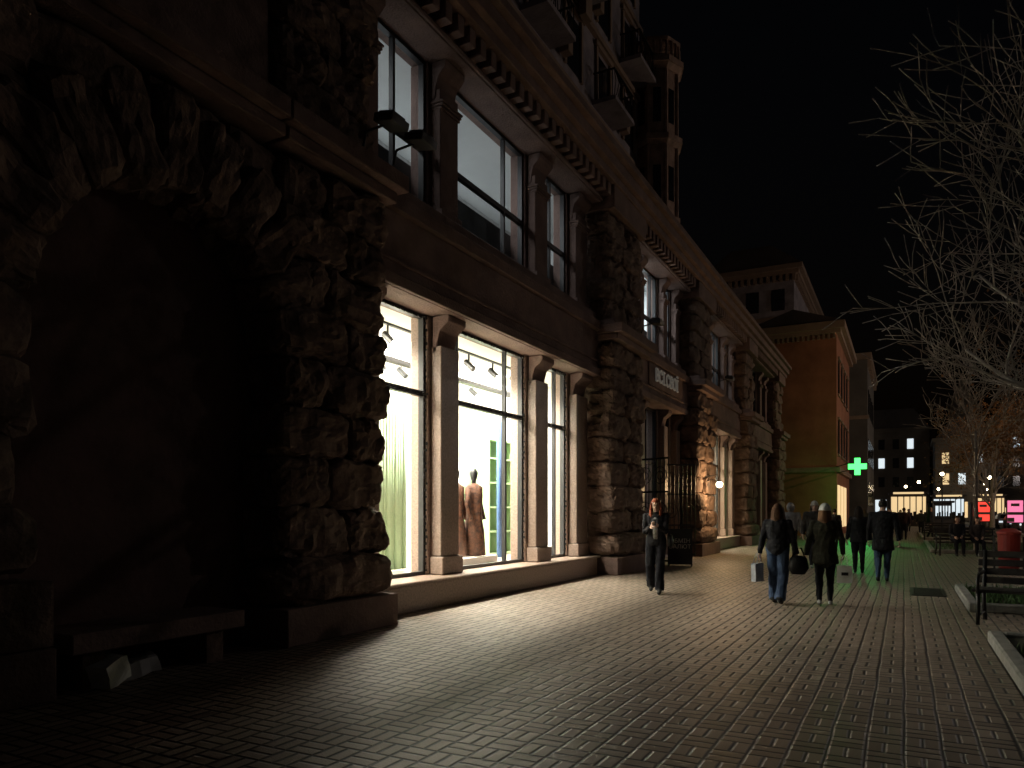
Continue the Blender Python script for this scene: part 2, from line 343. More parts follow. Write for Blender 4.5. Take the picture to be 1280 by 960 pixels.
person('woman_in_dark_coat',-.98,20.0,184,1.62,[(.0,.12,0),(.0,-.12,.03)],[(-.28,-.0,.86),(.28,-.06,.86)],(.014,.014,.016),(.012,.012,.014),(.02,.02,.02),(.03,.02,.015),.2,coat=.8,vox=.015,build=1.15)
person('person_in_pale_hood',-2.98,23.3,180,1.74,[(.0,.12,0),(.0,-.12,.03)],[(-.28,-.0,.86),(.28,-.06,.86)],(.24,.23,.23),(.03,.03,.035),(.3,.3,.3),(.1,.07,.05),0,fem=False,vox=.016,build=1.2,hood=(.30,.29,.29))
person('person_in_light_cap',-2.14,21.5,10,1.76,[(.0,.12,0),(.0,-.12,.03)],[(-.28,-.0,.86),(.28,-.06,.86)],(.05,.045,.04),(.03,.03,.035),(.3,.3,.3),(.1,.07,.05),.06,coat=.8,fem=False,vox=.016,build=1.2,cap=(.5,.45,.4))
for i,(px,py,dg_,c) in enumerate([(-2.6,34,180,(.02,.02,.02)),(-.6,38,0,(.03,.03,.035)),(.0,45,180,(.05,.03,.03)),(-1.2,50,0,(.02,.02,.02)),(-.2,52,20,(.06,.05,.05)),(-2.4,56,180,(.03,.03,.03)),(.3,64,10,(.02,.02,.03)),(1.3,48,90,(.02,.02,.02)),(1.0,56,180,(.03,.03,.03))]):
    person('distant_pedestrian',px,py,dg_,1.62+.05*(i%4),[(.0,.12,0),(.0,-.12,.03)],[(-.28,-.0,.86),(.28,-.06,.86)],c,(.02,.02,.025),(.02,.02,.02),(.04,.03,.02),.2 if i%2 else 0,coat=.8 if i%2 else None,vox=.026,build=1.15,fem=bool(i%2))
sit=[(-.02,.46,0),(.02,.48,0)]
person('woman_sitting_on_bench',1.95,11.62,-12,1.66,sit,[(-.14,-.34,1.0),(.10,-.36,1.02)],(.03,.03,.035),(.02,.02,.025),(.03,.03,.03),(.08,.05,.03),.3,pel=.56,vox=.013,build=1.1,lean=.1)
person('person_sitting_on_bench',1.6,29.7,10,1.7,sit,[(-.14,-.34,1.0),(.10,-.36,1.02)],(.03,.03,.035),(.02,.02,.025),(.03,.03,.03),(.08,.05,.03),.2,pel=.56,vox=.018,build=1.15,lean=.15)
person('person_sitting_on_bench',2.2,29.8,10,1.65,sit,[(-.14,-.34,1.0),(.10,-.36,1.02)],(.06,.05,.05),(.02,.02,.025),(.03,.03,.03),(.05,.04,.03),.2,pel=.56,vox=.018,build=1.15,lean=.05)
# ---------------------------------------------------------------- ground
B().quad([(-600,-200,-.12),(600,-200,-.12),(600,900,-.12),(-600,900,-.12)]).done('ground','asphalt')
B().box(-9,7.0,-12,95,-.13,0).done('pavement','paver')
B().box(7.0,7.2,-12,95,-.13,.02).done('road_kerb','kerb')
B().box(12,12.12,-10,200,-.119,-.116).box(17,17.12,-10,200,-.119,-.116).done('road_lane_marking','letter')
# ---------------------------------------------------------------- shop building
bld=empty('stone_shop_building')
rk=B(); st=B(); gr=B(); fr=B(); gl=B(); core=B()
piers=[(6.1,7.95),(16.7,19.2),(25.0,27.6),(34.2,36.4),(43.2,45.5)]
seed=1
def rows(y0,y1,z0,z1,xf,depth,jit=.06,n=6):
    global seed
    nr=max(1,round((z1-z0)/.57)); hh=(z1-z0)/nr
    for i in range(nr):
        zc=z0+hh*(i+.5); off=(i%2)
        W=y1-y0; nb=max(2,round(W/1.0)); cuts=[y0]
        for k in range(1,nb): cuts.append(y0+W*(k+(-.22 if off else .22)+R.uniform(-.06,.06))/nb)
        cuts.append(y1)
        for a,b in zip(cuts,cuts[1:]):
            ea=R.uniform(-.03,.10) if a==y0 else 0; eb=R.uniform(-.05,.14) if b==y1 else 0
            a2=a-ea; b2=b+eb; px=R.uniform(-jit,jit)
            rk.rock((xf-depth/2+px,(a2+b2)/2,zc),(depth/2,(b2-a2)/2,hh/2*1.02),seed,n=n); seed+=1
for i,(a,b) in enumerate(piers):
    n=11 if i<2 else 5
    core.box(-7.35,-6.45,a+.12,b-.12,0,8.95)
    rows(a,b,.98,5.6,-6.12,.75,n=n)
    rows(a+.1,b-.1,6.12,8.75,-6.25,.65,n=n-1)
    st.box(-7.3,-5.98,a-.08,b+.08,0,.42)
    rk.rock((-6.5,(a+b)/2,.69),(.55,(b-a)/2+.12,.29),seed,n=n,amp=.07,pw=4); seed+=1
    st.box(-7.3,-5.98,a-.06,b+.06,5.62,5.76); st.box(-7.3,-5.84,a-.14,b+.14,5.765,5.98)
    st.box(-7.3,-6.08,a-.03,b+.03,5.985,6.12)
    st.box(-7.3,-6.1,a+.02,b-.02,8.78,9.33)
core.box(-7.3,-6.45,-8,3.4,0,9.3); core.box(-7.3,-6.45,3.4,6.2,4.82,9.3)
rows(-7.5,3.45,.98,5.6,-6.15,.7,n=5)
cy=4.78; zs=3.35; ri=1.30
for k in range(11):
    t=math.pi*(k+.5)/11; rr=ri+.42
    rk.rock((-6.42,cy+rr*math.cos(t),zs+rr*math.sin(t)),(.34,.22,.47),seed,n=8,rot=Matrix.Rotation(t-math.pi/2,3,'X')); seed+=1
rows(3.3,6.2,5.12,5.6,-6.2,.6,n=5)
st.box(-7.3,-5.95,-8,3.5,0,.42); rk.box(-7.2,-6.0,-8,3.5,.43,.95)
st.box(-7.3,-5.98,-8,6.0,5.62,5.76); st.box(-7.3,-5.84,-8,5.94,5.765,5.98); st.box(-7.3,-6.08,-8,6.0,5.985,6.12)
st.box(-7.3,-6.3,-8,6.05,6.125,9.33)
rk.done('rusticated_stones','rock',bld,smooth=False,fix=False)
core.done('pier_cores','rock',bld)
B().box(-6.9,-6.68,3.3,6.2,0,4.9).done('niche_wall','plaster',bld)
def frame(y0,y1,z0,z1,x,mull=(),trans=()):
    w=.06
    for a in (y0,y1-w): fr.box(x-.05,x+.05,a,a+w,z0,z1)
    for a in (z0,z1-w): fr.box(x-.048,x+.048,y0+w,y1-w,a,a+w)
    for m_ in mull: fr.box(x-.04,x+.04,m_-.03,m_+.03,z0+w,z1-w)
    for t in trans: fr.box(x-.044,x+.044,y0+w,y1-w,t-.045,t+.045)
    gl.quad([(x,y0+w,z0+w),(x,y1-w,z0+w),(x,y1-w,z1-w),(x,y0+w,z1-w)])
garland=B()
def corbel(y0,y1,zt,xb,out):
    prof=[(xb,zt-.62),(xb+out*.25,zt-.58),(xb+out*.30,zt-.42),(xb+out*.45,zt-.25),(xb+out*.8,zt-.16),(xb+out,zt-.1),(xb+out,zt),(xb,zt)]
    st.prism(prof,y0,y1)
def bay(y0,y1,kind,garl=False):
    W=y1-y0; F=[(.085,.25),(.333,.656),(.745,.901)]; win=[(y0+a*W,y0+b*W) for a,b in F]
    if kind!='door':
        gr.box(-7.6,-6.5,y0,y1,0,.40); gr.box(-7.6,-6.42,y0,y1,.404,.46); zb=.464
    else: zb=.02; gr.box(-7.6,-6.6,y0,win[1][0],0,.40); gr.box(-7.6,-6.6,win[1][1],y1,0,.40)
    gaps=[(y0,win[0][0]),(win[0][1],win[1][0]),(win[1][1],win[2][0]),(win[2][1],y1)]
    for i,(a,b) in enumerate(gaps):
        z1=4.75
        zz=zb if kind!='door' else .41
        gr.box(-7.3,-6.95,a,b,zz,z1)
        m_=.12*(b-a); gr.box(-6.946,-6.74,a+m_,b-m_,zz+.3,z1-.5)
        gr.box(-6.946,-6.68,a+m_*.5,b-m_*.5,zz,zz+.296)
        corbel(a+m_,b-m_,z1-.003,-6.92,.32)
        st.box(-7.3,-6.95,a,b,6.3,8.95)
        st.box(-6.947,-6.76,a+m_,b-m_,6.5,8.5); st.box(-6.947,-6.7,a+m_*.6,b-m_*.6,6.3,6.496)
        corbel(a+m_*.8,b-m_*.8,8.947,-6.92,.28)
        for q in range(3): st.box(-6.945,-6.72+q*.02,a+m_*(.9-q*.15),b-m_*(.9-q*.15),8.16+q*.05,8.20+q*.05)
    st.box(-7.3,-6.5,y0,y1,4.753,5.84); st.box(-7.3,-6.40,y0,y1,5.843,6.06); st.box(-6.498,-6.43,y0,y1,4.757,4.93); st.box(-6.498,-6.46,y0,y1,5.1,5.16)
    st.box(-7.3,-6.55,y0,y1,6.063,6.296)
    st.box(-7.3,-6.42,y0,y1,8.953,9.33); st.box(-6.418,-6.36,y0,y1,8.96,9.03)
    y=y0+.12
    while y<y1-.2:
        st.box(-6.416,-6.16,y,y+.19,9.04,9.325); y+=.35
    for i,(a,b) in enumerate(win):
        if kind=='door' and i==1:
            frame(a,b,3.0,4.75,-7.05,[(a+b)/2],[])
            fr.box(-7.1,-7.0,a,a+.08,0,3.0); fr.box(-7.1,-7.0,b-.08,b,0,3.0)
            fr.box(-7.08,-7.02,a+.08,a+.45,.02,3.0)
        else:
            mu=[a+.10*(b-a),a+.74*(b-a)] if i==1 else []
            if i!=1: mu=[] if i==0 else [a+.62*(b-a)]
            if kind=='door': fr.box(-7.2,-7.1,a,b,.41,4.7)
            frame(a,b,zb if kind!='door' else .41,4.75,-7.05,mu,[3.45])
        frame(a,b,6.3,8.95,-7.05,[a+(.72 if i==1 else .42)*(b-a)],[7.5])
        if garl:
            for (ya,yb,za,zc) in ((a,b,.5,4.72),):
                def bead(y,z):
                    garland.ball((-6.98+R.uniform(-.02,.02),y+R.uniform(-.02,.02),z),R.uniform(.018,.032),4)
                z=za
                while z<zc: bead(ya+.03,z); bead(yb-.03,z+.04); z+=.11
                y=ya
                while y<yb: bead(y,zc-.02); bead(y,3.45); y+=.12
bay(7.95,16.7,'shop',True); bay(19.2,25.0,'door'); bay(27.6,34.2,'shop'); bay(36.4,43.2,'shop')
for (z0,z1,x) in ((9.333,9.52,-6.05),(9.523,9.78,-5.92),(9.783,9.95,-5.78)):
    st.box(-8,x,-8,45.8,z0,z1)
st.box(-14,-6.3,-8,45.5,9.955,10.3)
st.done('facade_stonework','stone',bld,bevel=.012); gr.done('window_columns_and_ledge','granite',bld,bevel=.015)
fr.done('window_frames','black',bld); gl.done('window_panes','glass',bld); garland.done('unlit_garland','black',bld)
B().box(-14,-13.9,-8,45.5,0,9.9).box(-14,-7.3,45.35,45.5,0,9.9).box(-14,-7.3,-8,-7.85,0,9.9).done('rear_walls','stone',bld)
def room(nm,y0,y1,z0,z1,xb,mwall,mfloor='shopfloor'):
    b=B(); b.box(xb-.05,xb,y0,y1,z0,z1).box(xb,-7.32,y0-.05,y0,z0,z1).box(xb,-7.32,y1,y1+.05,z0,z1).box(xb,-7.32,y0,y1,z1,z1+.05)
    b.done(nm+'_walls',mwall,bld); B().box(xb,-7.31,y0,y1,z0-.05,z0).done(nm+'_floor',mfloor,bld)
room('shop_interior',6.0,18.6,.42,4.95,-12.5,'white')
room('upper_room',6.0,18.6,6.2,9.2,-9.6,'upwhite','upwhite')
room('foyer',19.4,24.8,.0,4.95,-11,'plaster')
room('upper_foyer_room',19.4,24.8,6.2,9.2,-9.6,'upwhite','upwhite')
room('second_shop',26.2,34.8,.42,4.95,-11,'white')
room('upper_second_room',26.2,34.8,6.2,9.2,-9.6,'upwhite','upwhite')
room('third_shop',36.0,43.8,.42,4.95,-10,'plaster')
for y in (9,12.3,15.6):
    area('shop_ceiling_panel',(-8.6,y,4.85),(0,math.radians(22),0),1.0,2.2,1350,(1,.90,.73),bld)
area('shop_ceiling_panel',(-11,12.3,4.85),(0,0,0),1.5,8,1100,(1,.97,.86),bld)
area('upper_panel',(-8.4,12.3,9.1),(0,0,0),.6,9,140,(.95,.97,1),bld)
area('upper_panel',(-8.4,22,9.1),(0,0,0),.6,4,190,(.88,.95,1),bld)
area('upper_panel',(-8.4,30.5,9.1),(0,0,0),.6,4,100,(.9,.97,1),bld)
area('foyer_panel',(-9.5,22.5,4.8),(0,0,0),.6,2,60,(.8,.9,1),bld)
area('foyer_display_light',(-8.4,24.2,2.0),(0,math.radians(90),0),1.6,.25,25,(.8,.9,1),bld)
area('second_shop_panel',(-8.6,30.5,4.85),(0,math.radians(20),0),1.2,5,1500,(1,.86,.62),bld)
area('third_shop_panel',(-8.6,40,4.85),(0,0,0),.6,2,10,(1,.8,.6),bld)
fb=B()
for a,b in ((7.97,16.6),(19.5,24.7),(27.7,34.1)): fb.box(-7.5,-7.46,a,b,6.22,7.42)
fb.done('window_film_panels','greyfilm',bld)
sh=empty('shop_display'); 
b=B(); 
for y in (15.6,16.25,16.9): b.box(-9.4,-8.9,y,y+.04,.43,3.3)
for z in (.45,1.0,1.6,2.2,2.8,3.26): b.box(-9.398,-8.902,15.64,16.9,z,z+.04)
b.box(-9.45,-9.402,15.2,17.2,.43,3.5); b.done('shelf_unit','green',sh)
b=B()
for k in range(14): b.tube([(-8.2+.03*math.sin(k*2),10.05+k*.085,.45),(-8.2,10.05+k*.085,3.4)],.05,6)
b.done('pale_curtain','curtain',sh,smooth=True)
b=B()
for k in range(3): b.tube([(-8.3,15.0+k*.08,.45),(-8.3,15.0+k*.08,3.6)],.05,6)
b.done('blue_curtain_panel','teal',sh,smooth=True)
B().box(-8.2,-8.1,16.55,17.2,1.9,2.5).done('wooden_display','wood',sh)
B().box(-8.1,-7.5,12.1,13.5,.43,.6).done('display_plinth','white',sh)
b=B()
for (y,z,x) in [(y0,z0,x0) for x0 in (-7.9,-9.6) for y0,z0 in ((8.6,4.4),(9.3,4.4),(10.3,4.4),(11.3,4.4),(12.3,4.4),(13,4.4),(14,4.4),(15,4.4),(16,4.4))]:
    b.tube([(x,y,4.75),(x,y,4.55)],.02,6); b.tube([(x-.08,y,4.6),(x+.12,y,4.42)],.06,10)
b.box(-7.93,-7.87,8,16.5,4.74,4.78).box(-9.63,-9.57,8,16.5,4.74,4.78)
b.tube([(-8.9,6.2,4.55),(-8.9,18.4,4.55)],.13,10); b.done('track_spotlights','black',sh)
b=B()
for x in (-7.9,-9.6):
    for y in (8.6,10.3,12.3,14,16): b.ball((x+.135,y,4.405),.045,8)
b.done('spot_lenses','spot',sh)
b=B()
for (y0,y1,x) in ((8.5,9.6,-10.5),(16.6,18,-10)):
    b.tube([(x,y0,.43),(x,y0,2.0),(x,y1,2.0),(x,y1,.43)],.02,6)
b.done('clothes_rack','black',sh)
def cloth(x,y,z,h,w,m,nm):
    b=B(); b.loft([(x,y,z-h,w*.9,.10),(x,y,z-h*.5,w*.8,.09),(x,y,z-.12,w,.09),(x,y,z,w*.3,.05)],12); b.done(nm,m,sh,smooth=True)
for k in range(9): cloth(-10.5,8.6+k*.11,1.9,R.uniform(.8,1.1),.2,['dress','teal','black','wood'][k%4],'hanging_garment')
for k in range(9): cloth(-10,16.7+k*.13,1.9,R.uniform(.8,1.1),.2,['black','dress','wood'][k%3],'hanging_garment')
for (mx,my,mm) in ((-7.75,12.95,'dress'),(-8.0,12.65,'dress')):
    b=B(); b.loft([(mx,my,.62,.26,.2),(mx,my,1.1,.23,.17),(mx,my,1.45,.17,.12),(mx,my,1.8,.2,.13),(mx,my,2.0,.2,.11),(mx,my,2.08,.08,.07)],16)
    b.tube([(mx,my-.2,1.98),(mx,my-.27,1.65),(mx+.1,my-.25,1.35)],[.06,.05,.04],8); b.tube([(mx,my+.2,1.98),(mx,my+.27,1.65),(mx+.1,my+.25,1.35)],[.06,.05,.04],8)
    b.done('mannequin_dress',mm,sh,smooth=True)
    b=B(); b.loft([(mx,my,2.05,.05,.05),(mx,my,2.14,.05,.05),(mx,my,2.2,.075,.07),(mx,my,2.3,.09,.075),(mx,my,2.38,.05,.05)],12); b.done('mannequin_head','black',sh,smooth=True)
def text(body,size,loc,rot,m,name,parent,ext=.015):
    c=bpy.data.curves.new(name,'FONT'); c.body=body; c.size=size; c.extrude=ext; c.align_x='CENTER'; c.align_y='CENTER'
    c.materials.append(M[m]); o=bpy.data.objects.new(name,c); o.location=loc; o.rotation_euler=rot; return link(o,parent)
sg=empty('shop_name_sign')
text('ВСІ.СВОЇ',.54,(-6.42,22.3,5.5),(math.pi/2,0,math.pi/2),'letterlit','letters',sg,.02)
B().box(-6.495,-6.46,20.6,24.0,5.18,5.82).done('backing_board','stone',sg)
def gate(nm,m):
    o=empty(nm); b=B()
    w,h=1.15,3.0
    for k in range(9): b.tube([(0,k*w/8,0),(0,k*w/8,h)],.016,5)
    for z in (.05,1.0,2.0,2.95): b.box(-.02,.02,0,w,z,z+.05)
    for z in (.5,1.5,2.5):
        for y in (.29,.86):
            pts=[(0.02,y+.24*math.cos(t),z+.24*math.sin(t)) for t in [2*math.pi*i/14 for i in range(15)]]; b.tube(pts,.014,5)
            pts=[(0.02,y+.12*math.cos(t),z+.12*math.sin(t)) for t in [2*math.pi*i/10 for i in range(11)]]; b.tube(pts,.014,5)
    b.done('lattice','iron',o); o.matrix_world=m; return o
gate('iron_gate',Matrix.Translation((-6.9,23.3,.05))@Matrix.Rotation(-.9,4,'Z'))
gate('iron_gate',Matrix.Translation((-6.9,20.9,.05))@Matrix.Rotation(-2.0,4,'Z'))
B().box(-6.95,-6.3,21.1,23.1,0,.14).done('entrance_step','granite')
wl=empty('wall_lamp'); b=B(); b.tube([(-6.1,26.2,2.75),(-5.75,26.2,2.8),(-5.7,26.2,2.62)],.02,6); b.loft([(-5.7,26.2,2.56,.1,.1),(-5.7,26.2,2.62,.04,.04)],10); b.done('bracket','black',wl)
B().ball((-5.7,26.2,2.46),.11).done('globe','warmlamp',wl,smooth=True); point('bulb',(-5.5,26.1,2.44),150,(1,.62,.3),.1,wl)
def flood(y,x=-5.85,z=6.0):
    o=empty('floodlight'); b=B(); b.tube([(x,y,z),(x+.05,y,z+.18),(x+.3,y+.06,z+.24)],.02,6)
    m=Matrix.Translation((x+.36,y+.08,z+.26))@Matrix.Rotation(.2,4,'Y'); b.box(-.13,.16,-.17,.17,-.05,.05,m); b.box(-.1,.12,-.13,.13,.05,.09,m); b.done('lamp_body','black',o,bevel=.01)
flood(7.75); flood(18.0); flood(7.2,-5.9,6.0); flood(26.8)
nb=empty('stone_bench'); B().box(-6.62,-5.95,3.62,5.4,.33,.50).done('slab','stone',nb,bevel=.01); B().box(-6.6,-6.1,3.8,4.0,0,.327).box(-6.6,-6.1,5.05,5.25,0,.327).done('supports','rock',nb)
def crumpled(loc,s,rz):
    b=B(); m=Matrix.Translation(loc)@Matrix.Rotation(rz,4,'Z')@Matrix.Rotation(.25,4,'X')
    b.box(-s[0],s[0],-s[1],s[1],0,s[2],m); bmesh.ops.subdivide_edges(b.bm,edges=b.bm.edges,cuts=3,use_grid_fill=True)
    for v in b.bm.verts: v.co+=noise.noise_vector(v.co*9)*.02
    b.done('discarded_paper_bag','paper')
crumpled((-6.05,4.02,.03),(.1,.13,.2),.3); crumpled((-6.15,4.36,.03),(.12,.16,.14),-.4)
sb=empty('sandwich_board_sign',(-5.5,20.35,0),math.radians(14)); b=B()
for sgn in (-1,1):
    m=Matrix.Translation((0,sgn*.22,0))@Matrix.Rotation(sgn*.2,4,'X'); b.box(-.33,.33,-.015,.015,.06,1.05,m); b.box(-.33,-.29,-.02,.02,0,.06,m); b.box(.29,.33,-.02,.02,0,.06,m)
b.done('boards','signboard',sb)
text('ОБМІН\nВАЛЮТ',.16,(0,-.165,.62),(math.pi/2-.2,0,0),'letter','lettering',sb,.002)
# ---------------------------------------------------------------- apartment tower above
ap=empty('apartment_building'); w=B(); w.box(-24,-10.5,-10,32.0,10.3,34); w.done('walls','towerbrick',ap)
w=B(); gl2=B(); bal=B(); rail=B(); misc=B()
for z in (13.4,16.6,19.8,23.0,26.2,29.4,32.6): w.box(-10.5,-10.32,-10,32,z-.12,z+.1)
k=0
for y in [30.4-3.0*i for i in range(7)]:
    for z in (14.1,17.3,20.5,23.7,26.9):
        gl2.box(-10.6,-10.47,y-.65,y+.65,z,z+1.9)
        w.box(-10.49,-10.40,y-.82,y-.66,z-.1,z+2.1); w.box(-10.49,-10.40,y+.66,y+.82,z-.1,z+2.1); w.box(-10.49,-10.36,y-.9,y+.9,z+2.1,z+2.3)
        if k%2==0:
            bal.box(-10.49,-9.55,y-1.1,y+1.1,z-.3,z-.13)
            for q in range(13): rail.tube([(-9.62,y-1.05+q*.175,z-.13),(-9.56+.08*math.sin(q),y-1.05+q*.175,z+.4),(-9.62,y-1.05+q*.175,z+.85)],.018,4)
            rail.box(-9.65,-9.58,y-1.1,y+1.1,z+.85,z+.9)
            for q in range(4): rail.tube([(-9.7-q*.2,y-1.05,z-.13),(-9.7-q*.2,y-1.05,z+.85)],.018,4)
            rail.box(-10.45,-9.65,y-1.1,y-1.04,z+.85,z+.9); rail.box(-10.45,-9.65,y+1.04,y+1.1,z+.85,z+.9)
        else: misc.box(-10.4,-10.05,y-1.35,y-.95,z-.1,z+.45)
        k+=1
w.done('string_courses_and_window_surrounds','cream',ap); gl2.done('windows','darkglass',ap); bal.done('balcony_slabs','towerbrick',ap); rail.done('balcony_railings','iron',ap)
misc.box(-10.3,-10.0,24.5,25.1,19.3,20.2); misc.done('air_conditioners','cream',ap,bevel=.02)
b=B(); b.tube([(-9.75,22.9,20.0),(-9.68,22.82,20.0),(-9.6,22.75,20.0)],[.1,.3,.42],18); b.done('satellite_dish','cream',ap)
t=B(); cx,cy2=-9.9,32.4
def octa(z0,z1,r0,r1=None,bb=t):
    r1=r1 or r0; bb.loft([(cx,cy2,z0,r0,r0),(cx,cy2,z1,r1,r1)],8)
octa(10.2,14.2,.98); octa(14.2,14.5,1.15); octa(14.5,17.6,.98); octa(17.6,17.75,1.02,1.22); octa(17.75,18.0,1.25); octa(18.0,20.9,.98); octa(20.9,21.1,1.05,1.25); octa(21.1,21.35,1.3)
octa(21.35,21.5,1.1); octa(22.1,22.25,1.15)
for k in range(24):
    a=2*math.pi*k/24; t.tube([(cx+1.06*math.cos(a),cy2+1.06*math.sin(a),21.5),(cx+1.06*math.cos(a),cy2+1.06*math.sin(a),22.1)],[.07,.05],6)
for k in range(8):
    a=2*math.pi*k/8
    for z0,z1 in ((14.5,17.6),(18.0,20.9)): t.tube([(cx+.98*math.cos(a),cy2+.98*math.sin(a),z0),(cx+.98*math.cos(a),cy2+.98*math.sin(a),z1)],.09,6)
t.done('corner_turret','turret',ap)
t=B()
for k in range(8):
    a=2*math.pi*(k+.5)/8; r=.91
    for z in (15.2,18.6):
        m=Matrix.Translation((cx+r*math.cos(a),cy2+r*math.sin(a),z))@Matrix.Rotation(a,4,'Z'); t.box(-.05,.02,-.17,.17,0,1.5,m)
t.done('turret_windows','darkglass',ap)
# ---------------------------------------------------------------- orange building
ob=empty('orange_building')
B().box(-9,-3.7,50,62,0,12.6).done('walls','orange',ob)
b=B(); b.box(-9.1,-3.45,49.75,62.2,12.6,12.85).box(-9.2,-3.2,49.5,62.4,12.853,13.3)
for k in range(18): b.box(-9+k*.3,-8.86+k*.3,49.8,49.99,12.3,12.597)
b.box(-9,-3.55,49.85,49.997,4.0,4.3); b.box(-3.697,-3.5,50,62,4.0,4.3)
for y in (51.5,54,56.5,59): 
    for z in (5.2,9.0): b.box(-3.695,-3.6,y-.75,y+.75,z-.15,z-.02); b.box(-3.695,-3.58,y-.75,y+.75,z+2.15,z+2.3)
b.done('cornices','cream',ob)
b=B()
for y in (51.5,54,56.5,59):
    for z in (5.2,9.0): b.box(-3.72,-3.66,y-.55,y+.55,z,z+2.1)
b.done('windows','darkglass',ob)
b=B(); 
for y in (51.6,54.4,57.2): b.box(-3.72,-3.65,y-.9,y+.9,.5,3.2)
b.done('shopfronts','winwarm',ob)
b=B(); b.prism([(-9.2,13.3),(-3.2,13.3),(-6.2,14.3)],49.6,62.3); b.done('roof','roof',ob)
tb=empty('tall_house'); B().box(-14.5,-7.8,63,82,0,20.6).done('walls','towerbrick',tb)
b=B(); b.box(-14.8,-7.4,62.6,82.4,20.6,20.9).box(-15,-7.1,62.3,82.6,20.903,21.3)
for k in range(14): b.box(-14.4+k*.5,-14.15+k*.5,62.65,62.98,20.1,20.597)
for k in range(30): b.box(-7.79,-7.5,63.2+k*.6,63.5+k*.6,20.1,20.597)
b.box(-14.5,-7.7,62.9,62.99,17,17.3); b.done('cornice','cream',tb)
b=B()
for x in (-13,-11,-9): 
    for z in (11.5,14.5,17.8): b.box(x-.5,x+.5,62.94,63.02,z,z+1.7)
b.done('windows','darkglass',tb); B().prism([(-15,21.3),(-7.1,21.3),(-9.5,23.0),(-12.6,23.0)],62.4,82.5).done('roof','roof',tb)
nt_=empty('narrow_town_house'); B().box(-6.8,-2.6,66,80,0,13.8).done('walls','farwall',nt_)
b=B(); b.box(-7,-2.3,65.7,80.3,13.81,14.3).box(-6.8,-2.5,65.93,65.99,9,9.3)
for k in range(10): b.box(-2.6,-2.35,66.2+k*1.4,66.7+k*1.4,13.2,13.8)
b.done('cornice','cream',nt_)
b=B()
for y in (67.5,70,72.5,75,77.5):
    for z in (2,5.5,9.5): b.box(-2.62,-2.56,y-.6,y+.6,z,z+2)
b.done('windows','darkglass',nt_)
# pharmacy cross
pc=empty('pharmacy_cross_sign',(-2.35,46.5,4.1)); b=B()
b.box(-.15,.15,-.06,.06,-.48,.48).box(-.48,-.153,-.06,.06,-.15,.15).box(.153,.48,-.06,.06,-.15,.15); b.done('led_cross','ledcross',pc)
b=B(); b.box(-.19,.19,.065,.12,-.52,.52).box(-.52,-.193,.065,.12,-.19,.19).box(.193,.52,.065,.12,-.19,.19); b.tube([(-.5,.1,.2),(-1.35,3.45,.2)],.03,6); b.tube([(-.5,.1,-.2),(-1.35,3.45,-.2)],.03,6); b.done('housing','black',pc)
gsp=bpy.data.lights.new('cross_glow_front','SPOT'); gsp.energy=420; gsp.color=(.03,1,.16); gsp.spot_size=math.radians(60); gsp.spot_blend=.9; gsp.shadow_soft_size=.3
gso=bpy.data.objects.new('cross_glow_front',gsp); gso.location=(0,-.3,0); gso.rotation_euler=(math.radians(62),0,math.radians(180)); link(gso,pc)
point('glow_rear',(.0,1.4,-1.4),40,(.03,1,.16),.2,pc)
# ---------------------------------------------------------------- distant city
def far(nm,x0,x1,y0,h,seedv,lit=.25):
    rr=random.Random(seedv); e=empty(nm); b=B(); b.box(x0,x1,y0,y0+14,0,h); b.box(x0-.4,x1+.4,y0-.4,y0+14.4,h,h+.6)
    b.box(x0-.2,x1+.2,y0-.2,y0-.01,4.6,5.0)
    x=x0+.2
    while x<x1: b.box(x-.15,x+.15,y0-.25,y0-.012,5.003,h-.01); x+=5.8
    b.done('walls','farwall',e)
    d=B(); l=B(); wm=B(); x=x0+1.5
    while x<x1-1.5:
        z=6
        while z<h-2.5:
            q=rr.random(); tgt=l if q<lit*.6 else (wm if q<lit else d)
            tgt.box(x-.5,x+.5,y0-.06,y0+.02,z,z+1.8); z+=3.4
        if rr.random()<.85: (wm if rr.random()<.6 else l).box(x-rr.uniform(.4,1.1),x+rr.uniform(.3,1.0),y0-.06,y0+.02,.6,rr.uniform(2.6,3.8))
        x+=2.3
    d.done('dark_windows','darkglass',e); l.done('cool_lit_windows','winlit',e); wm.done('warm_lit_windows','winwarm',e)
    B().prism([(x0,h+.6),(x1,h+.6),(x1-2.5,h+4),(x0+2.5,h+4)],y0,y0+14).done('roof','roof',e)
far('distant_city_building',-12,4,150,16,3,.3); far('distant_city_building',4.5,13,140,13,9,.5); far('distant_city_building',13.5,30,155,17,5,.4); far('distant_city_building',31,60,150,16,8,.4)
b=B(); b.loft([(9,152,14,2.2,2.2),(9,152,19,2,2),(9,152,20,2.3,2.3),(9,152,23,.8,.8),(9,152,26,.05,.05)],8); b.done('distant_spire','farwall')
def kiosk(x,y,w,m,h=2.4):
    e=empty('market_kiosk',(x,y,0)); B().box(-w/2,w/2,0,2,0,h).done('body','farwall',e); B().box(-w/2-.2,w/2+.2,-.5,2.2,h,h+.2).done('canopy','roof',e)
    b=B(); b.box(-w/2+.1,w/2-.1,-.04,-.005,1.1,h-.3); b.done('lit_front',m,e)
    b=B(); b.box(-w/2+.1,w/2-.1,-.3,-.05,.8,1.1); [b.box(-w/2+.1+i*w/6,-w/2+.2+i*w/6,-.07,-.05,.9,h-.2) for i in range(1,6)]
    for i in range(7): xx=-w/2+.2+i*w/7; hh=.3+.25*((i*37)%5)/5; b.box(xx,xx+w/12,-.2,-.08,1.1,1.1+hh)
    b.done('counter_goods_and_mullions','black',e)
    if h>3:
        b=B(); b.box(-w/2+.3,w/2-.3,-.56,-.51,h-.02,h+.18); b.done('fascia_light','winwarm',e)
